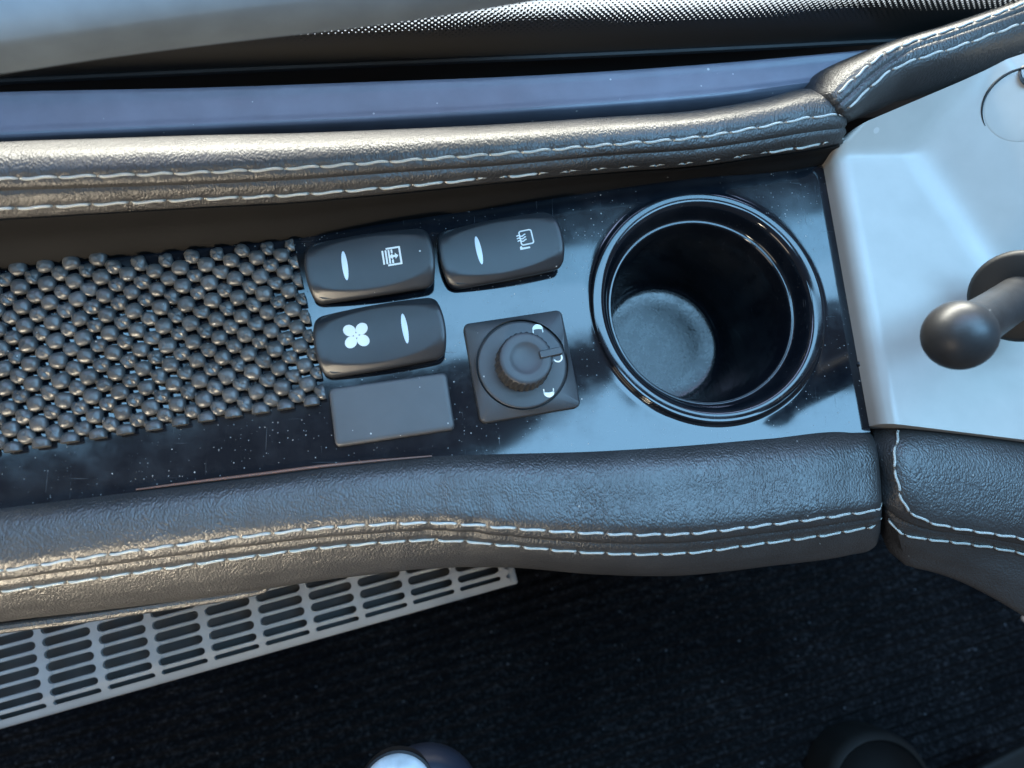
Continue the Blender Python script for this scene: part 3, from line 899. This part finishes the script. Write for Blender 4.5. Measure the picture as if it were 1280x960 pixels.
for i in range(nu + 1):
    s = i / nu; s2 = s ** 1.35
    for j in range(nv + 1):
        t = j / nv
        left = TL.lerp(LB, t) if False else (LT.lerp(LB, (t - 0.12) / 0.88) if t > 0.12 else TL.lerp(LT, t / 0.12))
        right = TR.lerp(BR, t)
        p = left.lerp(right, s2)
        z = 11.0
        dtop = line_d(p, r1a, r1b)
        dtop2 = line_d(p, r1b, r1c)
        up = max(0.0, min(dtop, 80)) if dtop > 0 else dtop
        z_top = 11.0 + 0.85 * min(dtop, dtop2 + 6)
        drt = -line_d(p, q2, q1) if False else line_d(p, q1, q2)
        fade = min(1, max(0, (p.y - 72) / 45)); fade = fade * fade * (3 - 2 * fade)
        z_rt = 11.0 + 0.75 * drt * (fade if drt > 0 else 1)
        z = smax(z, min(z_top, 34.0), 2.2)
        z = smax(z, min(z_rt, 40.0), 6.0)
        dl = (p - left).length
        R_ = 7.0
        if dl < R_: z -= (R_ - math.sqrt(max(0, R_*R_ - (R_ - dl)**2))) * 1.0
        cv.append((p.x, p.y, z))
n1 = nv + 1
for i in range(nu):
    for j in range(nv):
        a = i * n1 + j
        cf.append((a, a + 1, a + 1 + n1, a + n1))
# give the shell its thickness along the border
border = [j for j in range(n1)] + [i * n1 + nv for i in range(1, nu + 1)] + [nu * n1 + j for j in range(nv - 1, -1, -1)] + [i * n1 for i in range(nu - 1, 0, -1)]
n0 = len(cv)
for b in border: cv.append((cv[b][0], cv[b][1], min(cv[b][2] - 4, -4)))
for k in range(len(border)):
    a, b = border[k], border[(k + 1) % len(border)]
    cf.append((a, b, n0 + (k + 1) % len(border), n0 + k))
part('console_shell', cv, cf, M_beige, console, sharp=50)
cb = bvh_of(cv, cf)
def drop(x, y):
    h = cb.ray_cast(Vector((x, y, 200)), Vector((0, 0, -1)))
    return h[0].z if h[0] else 12.0
cvc = (257.06, 180.11, 26)
cn = cb.ray_cast(Vector((cvc[0], cvc[1], 200)), Vector((0, 0, -1)))
cpos, cnrm = cn[0], cn[1] if cn[1].z > 0 else -cn[1]

ca_ = cnrm.cross(Vector((0, 1, 0))).normalized(); cb_ = cnrm.cross(ca_)
def on_slope(prof, n=64):
    v, f = [], []
    for r, h in prof:
        for i in range(n):
            a = 2 * math.pi * i / n
            v.append(tuple(cpos + ca_ * (r * math.cos(a)) + cb_ * (r * math.sin(a)) + cnrm * h))
    for k in range(len(prof) - 1):
        for i in range(n):
            j = (i + 1) % n
            f.append((k*n + i, k*n + j, (k+1)*n + j, (k+1)*n + i))
    return v, f
cover = part('round_cover', *on_slope([(15.6, -0.8), (15.6, -0.25), (15.3, 0.0), (14.6, 0.08), (8, 0.10), (0.2, 0.10)]), M_beige, console, sharp=40)
garc = [cpos + ca_ * (15.9 * math.cos(a)) + cb_ * (15.9 * math.sin(a)) + cnrm * 0.05 for a in [math.radians(t) for t in range(0, 360, 6)]]
garc = [g for g in garc if (g - cpos).dot(Vector((-0.75, 0.66, 0)) - cnrm * 0) > 4.5]
garc.sort(key=lambda g: (g - cpos).dot(Vector((0.66, 0.75, 0))))
part('cover_groove', *tube(garc, lambda t: 0.15 + 0.5 * math.sin(math.pi * t), 6), M_collar, cover)
sp = (259.06, 192.02, 36)
part('screw_recess', *rev([(6.0, 0.6), (5.4, 1.1), (4.0, 0.5), (2.4, 0.6), (0.1, 1.4)], (sp[0], sp[1], drop(sp[0], sp[1]) + 0.1), 28), M_collar, console)


# ================================================================== LEVER
lever = thing('control_lever', 'worn charcoal control lever with a bulbous head and black round collar', 'lever', (266.97, 100.85, 14))
Bc, Nc = Vector((184.99, 66.57, 70)), Vector((240.65, 92.94, 36))
ax = (Bc - Nc).normalized(); Llen = (Bc - Nc).length
tmp = Vector((0, 0, 1)); e1 = ax.cross(tmp).normalized(); e2 = ax.cross(e1)
def along(prof, origin, n=48):
    v, f = [], []
    for d, r in prof:
        for i in range(n):
            a = 2 * math.pi * i / n
            v.append(tuple(origin + ax * d + e1 * (r * math.cos(a)) + e2 * (r * math.sin(a))))
    for k in range(len(prof) - 1):
        for i in range(n):
            j = (i + 1) % n
            f.append((k*n + i, k*n + j, (k+1)*n + j, (k+1)*n + i))
    f.append(tuple(range(n))); f.append(tuple((len(prof) - 1) * n + i for i in range(n)))
    return v, f
RB = 12.2
kp = [(0, 8.8), (6, 8.6), (14, 8.5), (22, 8.7), (28, 9.2)]
kp = [(d * (Llen - 10) / 28.0, r) for d, r in kp]
for k in range(0, 13):
    a = math.radians(-38 + k * (126 / 12)); kp.append((Llen + RB * math.sin(a) * 0.95, RB * math.cos(a)))
kp = [(kp[0][0], kp[0][1])] + [tuple(x) for x in hermite([np.array(k) for k in kp], 3)[1:]]
kp[-1] = (kp[-1][0], max(kp[-1][1], 0.3))
part('knob', *along([(d, max(r, 0.25)) for d, r in kp], Nc), M_knob, lever, sharp=None)
part('collar', *along([(-5.5, 15), (-5.0, 18.4), (-3.5, 19.0), (-1.5, 19.0), (-0.3, 18.4), (0.3, 17.0), (0.5, 9.0)], Nc), M_collar, lever, sharp=50)
base_z = drop((266.74, 103.27, 20)[0], (266.74, 103.27, 20)[1])
part('stem', *tube([Nc - ax * 4, Nc - ax * 14, Nc - ax * 26, Nc - ax * 40], lambda s: 8.5 + 3 * s, 24), M_collar, lever)

# ================================================================== ROCKER SWITCHES
RA = math.radians(10.0)
HX, HY = 24.2, 12.9
def rocker_h(u, v):
    """height of the paddle face above the panel (mm), u,v in mm"""
    a, b = u / HX, v / HY
    z = 8.6 + 1.7 * a + 0.7 * (1 - b * b) - 0.9 * (1 - a * a)
    crease = 0.58 + 0.30 * (1 - a * a)
    e = abs(b) - crease
    if e > 0: z -= 8.5 * e
    return z
def barrel(hx, hy, bow, n=14):
    """rectangle with rounded corners and bowed short ends"""
    pts = fine(rounded_rect(hx, hy, 2.8, 5), 2.2)
    out = []
    for x, y in pts:
        out.append((x + math.copysign(bow * (1 - (y / hy) ** 2), x), y + math.copysign(0.7 * (1 - (x / hx) ** 2), y)))
    return out
def icon_mesh(polys, hfun, lift=0.08):
    verts, faces = [], []
    for pl in polys:
        n0 = len(verts)
        verts += [(x, y, hfun(x, y) + lift) for x, y in pl]
        if len(pl) == 4: faces.append((n0, n0+1, n0+2, n0+3))
        else:
            cx, cy = sum(p[0] for p in pl) / len(pl), sum(p[1] for p in pl) / len(pl)
            verts.append((cx, cy, hfun(cx, cy) + lift)); c = len(verts) - 1
            for k in range(len(pl)): faces.append((n0 + k, n0 + (k+1) % len(pl), c))
    return verts, faces
def stroke(pts, w):
    quads = []
    for k, (a, b) in enumerate(zip(pts, pts[1:])):
        dx, dy = b[0] - a[0], b[1] - a[1]; l = math.hypot(dx, dy) or 1
        ex, ey = dx / l * w * 0.28, dy / l * w * 0.28
        nx, ny = -dy / l * w / 2, dx / l * w / 2
        quads.append([(a[0] - ex + nx, a[1] - ey + ny), (a[0] - ex - nx, a[1] - ey - ny), (b[0] + ex - nx, b[1] + ey - ny), (b[0] + ex + nx, b[1] + ey + ny)])
    return quads
def ellipse(cx, cy, rx, ry, n=24, rot=0.0):
    out = []
    for k in range(n):
        a = 2 * math.pi * k / n; x, y = rx * math.cos(a), ry * math.sin(a)
        out.append((cx + x * math.cos(rot) - y * math.sin(rot), cy + x * math.sin(rot) + y * math.cos(rot)))
    return out
def icon_fan(cx, cy):
    polys = []
    for k in range(4):
        a = math.radians(44 + 90 * k)
        bx, by = cx + 3.45 * math.cos(a), cy + 3.45 * math.sin(a)
        polys.append(ellipse(bx, by, 2.6, 2.3, 24, a))
        tx, ty = 1.2 * math.cos(a + 0.6), 1.2 * math.sin(a + 0.6)
        polys.append([(cx, cy), (bx + 1.75 * math.cos(a - 2.0), by + 1.75 * math.sin(a - 2.0)), (bx, by), (bx + 1.75 * math.cos(a + 1.7), by + 1.75 * math.sin(a + 1.7))])
    polys.append(ellipse(cx, cy, 0.95, 0.95, 12))
    return polys
def icon_louvre(cx, cy):
    p = []
    w = 0.75
    p += stroke([(cx - 1.9, cy + 3.6), (cx + 3.4, cy + 3.6), (cx + 3.4, cy - 3.6), (cx - 1.9, cy - 3.6)], w)
    for k, x in enumerate((-3.6, -2.3, -1.1, 0.1)):
        if k < 3: p += stroke([(cx + x, cy + 2.8), (cx + x, cy - 2.8)], 0.72)
        else:
            p += stroke([(cx + x, cy + 2.8), (cx + x, cy + 1.6)], 0.72); p += stroke([(cx + x, cy - 1.6), (cx + x, cy - 2.8)], 0.72)
    p.append([(cx - 1.2, cy), (cx + 0.3, cy + 1.35), (cx + 0.3, cy - 1.35), (cx - 1.1, cy - 0.1)])
    p.append([(cx + 0.3, cy + 0.5), (cx + 0.3, cy - 0.5), (cx + 1.3, cy - 0.5), (cx + 1.3, cy + 0.5)])
    p.append([(cx + 2.6, cy), (cx + 1.3, cy + 1.35), (cx + 1.3, cy - 1.35), (cx + 2.5, cy - 0.1)])
    return p
def icon_mirror(cx, cy):
    p = []
    rr = [(x + cx + 0.9, y + cy + 0.4) for x, y in rounded_rect(2.6, 3.1, 0.8, 3)]
    p += stroke(rr + rr[:1], 0.55)
    for k in range(3):
        y = cy + 1.55 - 1.15 * k
        p += stroke([(cx - 2.9 + 0.45 * q, y + 0.32 * math.sin(q * 0.95 + 0.4)) for q in range(9)], 0.5)
    p.append([(cx - 2.7, cy - 3.4), (cx - 2.0, cy - 2.85), (cx - 1.6, cy - 3.6), (cx - 2.7, cy - 4.5)])
    p.append([(cx - 2.7, cy - 3.7), (cx + 1.5, cy - 3.9), (cx + 1.5, cy - 4.6), (cx - 2.7, cy - 4.6)])
    return p

def rocker(centre, ang, label, icon, icon_at, lens_at, tilt=1.0):
    t = thing('rocker_switch', label, 'switch', (centre[0], centre[1], 0), 'rocker switches on the glossy panel')
    o = (centre[0], centre[1], 0)
    # body below the paddle
    ol = barrel(HX - 1.3, HY - 1.0, 1.6)
    body = stack([xf([(x, y, z) for x, y in ol], ang, o) for z in (-0.5, 5.2)])
    part('switch_body', *body, M_groove, t, sharp=40)
    # paddle
    ring = barrel(HX, HY, 2.2)
    nring = len(ring)
    rows = []
    for sc, dz in ((0.965, -3.4), (1.0, -2.4), (1.0, -1.0), (0.985, -0.45), (0.965, -0.15)):
        rows.append([(x * sc, y * sc, rocker_h(x * sc, y * sc) + dz) for x, y in ring])
    for k in range(1, 30):
        sc = 0.965 * (1 - k / 30)
        rows.append([(x * sc, y * sc, rocker_h(x * sc, y * sc)) for x, y in ring])
    v, f = stack([xf(r, ang, o) for r in rows], top=False, bottom=True)
    v.append(xf([(0, 0, rocker_h(0, 0))], ang, o)[0]); c = len(v) - 1
    n0 = (len(rows) - 1) * nring
    for k in range(nring): f.append((n0 + k, n0 + (k + 1) % nring, c))
    part('paddle', v, f, M_switch, t, sharp=50)
    v, f = icon_mesh([ellipse(lens_at[0], lens_at[1], 1.15, 6.3, 28, 0.0)], rocker_h, 0.14)
    part('indicator_lens', xf(v, ang, o), f, M_lens, t, smooth=False)
    v, f = icon_mesh(icon(*icon_at), rocker_h, 0.12)
    part('symbol', xf(v, ang, o), f, M_print, t, smooth=False)
    return t
rc = lambda a, b, c, d: tuple((a[i] + b[i] + c[i] + d[i]) / 4 for i in range(3))
rocker(rc((-49.15, 119.08, 8), (-1.49, 124.72, 8), (1.38, 103.39, 8), (-43.99, 93.93, 8)), math.radians(9.5), 'black rocker switch with louvre and double arrow symbol, touching the mat edge', icon_louvre, (9.2, 0.9), (-10.2, 0.0))
rocker(rc((5.15, 125.33, 8), (52.96, 137.41, 8), (55.82, 112.11, 8), (9.62, 100.85, 8)), math.radians(12.0), 'black rocker switch with heated mirror symbol, nearest the cup holder', icon_mirror, (10.2, 1.4), (-9.6, 0.2))
rocker(rc((-43.46, 88.57, 8), (1.13, 96.48, 8), (6.54, 71.24, 8), (-38.41, 62.37, 8)), math.radians(10.5), 'black rocker switch with four-blade fan symbol, above the blank cover plate', icon_fan, (-9.3, 1.2), (10.2, 0.6))

# ================================================================== BLANK COVER
pc = rc((-38.99, 58.06, 2), (8.03, 65.96, 2), (12.38, 42.11, 2), (-35.05, 35.5, 2))
rows = []
for z, ins in ((-0.3, 0), (1.7, 0), (2.3, 0.25), (2.6, 0.8), (2.65, 2.0)):
    rows.append(xf([(x, y, z) for x, y in rounded_rect(23.9 - ins, 11.9 - ins, 1.9, 5)], math.radians(8.9), (pc[0], pc[1], 0)))
v, f = stack(rows)
o = part('blank_cover', v, f, M_blank, base=(pc[0], pc[1], 0), sharp=50)
tag(o, 'plain matte charcoal blank cover plate below the fan switch', 'cover plate')

# ================================================================== ROTARY SWITCH
kc = rc((14.9, 86.76, 2), (57.15, 94.25, 2), (63.66, 51.74, 2), (23.11, 44.29, 2))
ko = (kc[0], kc[1], 0)
rot = thing('rotary_switch', 'square matte black rotary switch with ribbed round knob and pointer', 'rotary switch', ko)
ka = math.radians(10.0)
rows = []
for z, ins in ((-0.3, 0), (1.6, 0), (2.3, 0.3), (2.7, 0.9)):
    rows.append(xf([(x, y, z) for x, y in fine(rounded_rect(21.3 - ins, 21.3 - ins, 2.6 - min(ins, 1.0), 6), 1.6 * (21.3 - ins) / 21.3)], ka, ko))
n = len(rows[0])
circ = []
for (x, y, z) in rows[-1]:
    a = math.atan2(y - ko[1], x - ko[0]); circ.append((ko[0] + 19.3 * math.cos(a), ko[1] + 19.3 * math.sin(a), 3.9))
# order preserved: the outline is star-shaped about the centre
rows.append(circ); rows.append([(x, y, 2.2) for x, y, z in circ])
v, f = stack(rows, top=False)
part('base_plate', v, f, M_dial, rot, sharp=30)
part('groove_ring', *rev([(19.6, 2.3), (18.2, 2.2)], ko, 96), M_groove, rot)
v, f = rev([(18.6, 2.0), (18.6, 3.4), (18.3, 3.8), (17.6, 3.9), (12.0, 4.1), (9.0, 4.1)], ko, 96)
part('dial_disc', v, f, M_dial, rot, sharp=50)
def ribs(k, r, a):
    if 1 <= k <= 3: return r + 0.24 * (1 if math.sin(a * 30) > 0 else -1)
    return r
kprof = [(11.4, 3.6), (11.4, 4.2), (11.1, 9.0), (10.8, 14.2), (10.6, 14.6), (10.2, 14.9), (9.2, 15.0), (7.0, 15.0), (6.5, 14.9), (5.8, 14.6), (4.4, 14.2), (2.2, 13.95), (0.3, 13.9)]
v, f = rev(kprof, ko, 136, ribs)
f.append(tuple((len(kprof) - 1) * 136 + i for i in range(136)))
kn = part('knob', v, f, M_dial, rot, sharp=45)
pa = math.radians(13)
rows = []
for z, s in ((13.2, 1.0), (15.5, 1.0), (15.9, 0.8)):
    rows.append(xf([(10.3 + (x * (1 if s == 1 else 0.95)), y * s, z) for x, y in rounded_rect(4.7, 1.55, 0.5, 3)], pa, ko))
v, f = stack(rows)
part('pointer', v, f, M_dial, kn, sharp=40)
v, f = icon_mesh([[(7.6, -1.05), (14.2, -1.05), (14.2, 1.05), (7.6, 1.05)]], lambda x, y: 15.93, 0.05)
dz = lambda x, y: 4.1
def crescent(cx, cy, rot_):
    pts = []
    out = []
    for k in range(11):
        a = math.pi * k / 10; out.append((2.3 * math.cos(a), 2.3 * math.sin(a)))
    inner = [(2.0 * math.cos(math.pi - math.pi * k / 10), -0.35 + 0.55 * math.sin(math.pi - math.pi * k / 10)) for k in range(11)]
    quads = []
    for k in range(10):
        i0, i1 = inner[10 - k], inner[9 - k]
        quads.append([out[k], out[k+1], i1, i0])
    for sx in (-1, 1):
        quads.append([(sx * 2.25, 0.1), (sx * 1.75, 0.1), (sx * 1.85, -1.4), (sx * 2.25, -1.4)])
    c, s = math.cos(rot_), math.sin(rot_)
    return [[(cx + c*x - s*y, cy + s*x + c*y) for x, y in q] for q in quads]
marks = []
for px, rt in (((46.31, 84.26, 4), 0.0), ((50.48, 57.65, 4), math.pi)):
    marks.append((crescent(px[0] - ko[0], px[1] - ko[1], rt + ka * 0.6)))
ring_c = (54.53, 72.32, 4)
rq = []
for k in range(22):
    a0, a1 = math.radians(-150 + 300 * k / 22), math.radians(-150 + 300 * (k + 1) / 22)
    cx, cy = ring_c[0] - ko[0], ring_c[1] - ko[1]
    rq.append([(cx + r * math.cos(a), cy + r * math.sin(a)) for r, a in ((1.45, a0), (2.1, a0), (2.1, a1), (1.45, a1))])
marks.append(rq)
for m_ in marks:
    v, f = icon_mesh(m_, dz, 0.08)
    part('symbol', [(x + ko[0], y + ko[1], z) for x, y, z in v], f, M_cream, rot, smooth=False)

# ================================================================== AIR GRILLE
gt = Vector((52.13, -27.56, -150.0)); ge = Vector((0.96996, 0.24326, 0)); gn = Vector((-0.24326, 0.96996, 0))
grille = thing('air_grille', 'pale grey louvred air grille half hidden below the lower leather pad', 'grille', tuple(gt))
def gl(x, y, z): return tuple(gt + ge * x + gn * y + Vector((0, 0, z)))
CP, RP, SR = 28.3, 6.7, 2.35
NROW, NCOL = 10, 12
row_y = [4.4 + 5.2 * 0]            # slot centres measured from the lower edge
ys = [3.9, 9.6]
while len(ys) < NROW: ys.append(ys[-1] + RP)
rad = [1.3, 2.0] + [SR] * (NROW - 2)
def gz(y):                        # the face rolls down towards its lower edge
    return -0.055 * max(0, 12 - y) ** 2 * 0.6
ribx = [-4.0 - 27.0 - CP * k + 27.0 for k in range(NCOL + 1)]
ytop = ys[-1] + 5
def extrude(poly2, z_off, th):
    n = len(poly2)
    v = [gl(x, y, gz(y) + z_off) for x, y in poly2] + [gl(x, y, gz(y) + z_off - th) for x, y in poly2]
    f = [(i, (i+1) % n, n + (i+1) % n, n + i) for i in range(n)]
    return v, f
for x in ribx:
    hw = 1.7; right, left = [], []
    for y, r in zip(ys, rad):
        for k in range(9):
            a = -math.pi / 2 + math.pi * k / 8
            right.append((x + hw + r - r * math.cos(a), y + r * math.sin(a)))
    left = [(2 * x - px, py) for px, py in right]
    v, f = [], []
    n = len(right)
    for z_ in (0.0, -2.6):
        v += [gl(px, py, gz(py) + z_) for px, py in right] + [gl(px, py, gz(py) + z_) for px, py in left]
    for k in range(n - 1):
        f.append((k, k + 1, n + k + 1, n + k))
        f.append((k, k + 1, 2*n + k + 1, 2*n + k)); f.append((n + k, n + k + 1, 3*n + k + 1, 3*n + k))
    part('rib', v, f, M_grille, grille, sharp=50)
X0, X1 = ribx[-1] - 2, ribx[0] + 2.6
edges = [(y - r, y + r) for y, r in zip(ys, rad)]
for k in range(NROW):
    y0 = edges[k][1]; y1 = edges[k+1][0] if k + 1 < NROW else ytop
    c = 0.35
    prof = [(y0, -2.4), (y0, -0.75), (y0 + c, -0.3), (y1 - c, -0.3), (y1, -0.75), (y1, -2.4)]
    v = [gl(x, y, gz(y) + z) for x in (X0, X1) for y, z in prof]
    m = len(prof)
    f = [(i, (i+1) % m, m + (i+1) % m, m + i) for i in range(m)] + [tuple(range(m)), tuple(range(m, 2*m))]
    part('slat', v, f, M_grille, grille, sharp=30)
prof = [(edges[0][0], -2.6), (edges[0][0], -0.3), (0.4, -0.2), (-1.2, -0.6), (-2.0, -2.0), (-2.2, -9), (-0.6, -9)]
v = [gl(x, y, gz(max(y, 0)) + z) for x in (X0, X1 + 1.0) for y, z in prof]; m = len(prof)
f = [(i, (i+1) % m, m + (i+1) % m, m + i) for i in range(m)] + [tuple(range(m)), tuple(range(m, 2*m))]
part('lower_rail', v, f, M_grille, grille, sharp=50)
v, f = [], []
rows = []
for z, ins in ((-9, 0), (-1.0, 0), (-0.2, 0.5), (0.25, 1.4)):
    rows.append([gl(X1 + 2.6 + x, (ytop - 2.4) / 2 + y, z + gz((ytop - 2.4) / 2 + y)) for x, y in rounded_rect(2.9 - ins, (ytop + 2.0) / 2 - ins, 1.3, 4)])
v, f = stack(rows)
part('end_rail', v, f, M_grille, grille, sharp=50)
v, f = box(0, 1, 0, 1, 0, 1)
v = [gl(X0 + (X1 - X0) * x, -1.0 + (ytop + 1) * y, -15 + 2 * z) for x, y, z in v]
part('filter_screen', v, f, M_filter, grille, smooth=False)

# ================================================================== THINGS ON THE FOOTWELL FLOOR
kz = -120
hc = Vector((-1.32, -129.71, -120))
hand = thing('lever_knob', 'navy lever knob with a pale grey cap standing over the footwell carpet', 'lever', (hc.x, hc.y - 12, -357))
v, f = rev([(9, -40), (16, -34), (25, -18), (29, -6), (28, 4), (23, 11), (14, 15), (0.3, 16.5)], (hc.x + 4, hc.y - 7.5, kz - 3), 48)
part('grip', v, f, M_navy, hand, sharp=None)
part('stem', *tube([(hc.x + 9, hc.y - 8, kz - 30), (hc.x + 9, hc.y - 45, kz - 80), (hc.x + 6, hc.y - 120, -357)], 8.0, 20), M_navy, hand)
v, f = rev([(18.0, 4.0), (18.3, 11.5), (17.0, 14.2), (12.0, 17.0), (6.0, 18.2), (0.3, 18.6)], (hc.x - 10.5, hc.y + 3.5, kz), 48)
part('cap', v, f, M_capw, hand, sharp=None)
v, f = rev([(19.6, 2.0), (19.6, 10.0), (18.2, 10.8)], (hc.x - 10.5, hc.y + 3.5, kz), 48)
part('cap_ring', v, f, M_groove, hand)

dc = Vector((374.58, -211.35, -330))
dome = thing('floor_pedestal', 'dark domed pedestal with a grey rim in the shadowed footwell', 'pedestal', (dc.x, dc.y, -358))
v, f = rev([(48, -28), (48, 4), (46, 9), (42, 11.5)], (dc.x, dc.y, -330), 64)
part('rim', v, f, M_grey, dome, sharp=50)
v, f = rev([(42, 11.5), (40, 10), (36, 15), (27, 22), (14, 26), (0.5, 28)], (dc.x, dc.y, -330), 64)
part('dome', v, f, M_dark, dome, sharp=50)

pd = Vector((481.39, -205.44, -300))
pedal = thing('foot_pedal', 'dim grey rounded pedal pad beside the domed pedestal', 'pedal', (pd.x, pd.y - 30, -358))
rows = []
for z, ins in ((-8, 1), (-6, 0), (-1, 0), (0, 1.2), (0.3, 4)):
    rows.append(xf([(x, y, z) for x, y in rounded_rect(34 - ins, 26 - ins, 14 - min(ins, 3), 6)], 0.35, (pd.x, pd.y, -300)))
v, f = stack(rows)
part('pad', v, f, M_grey, pedal, sharp=50)
part('arm', *tube([(pd.x, pd.y, -306), (pd.x + 8, pd.y - 30, -330), (pd.x + 8, pd.y - 60, -358)], 7, 14), M_dark, pedal)
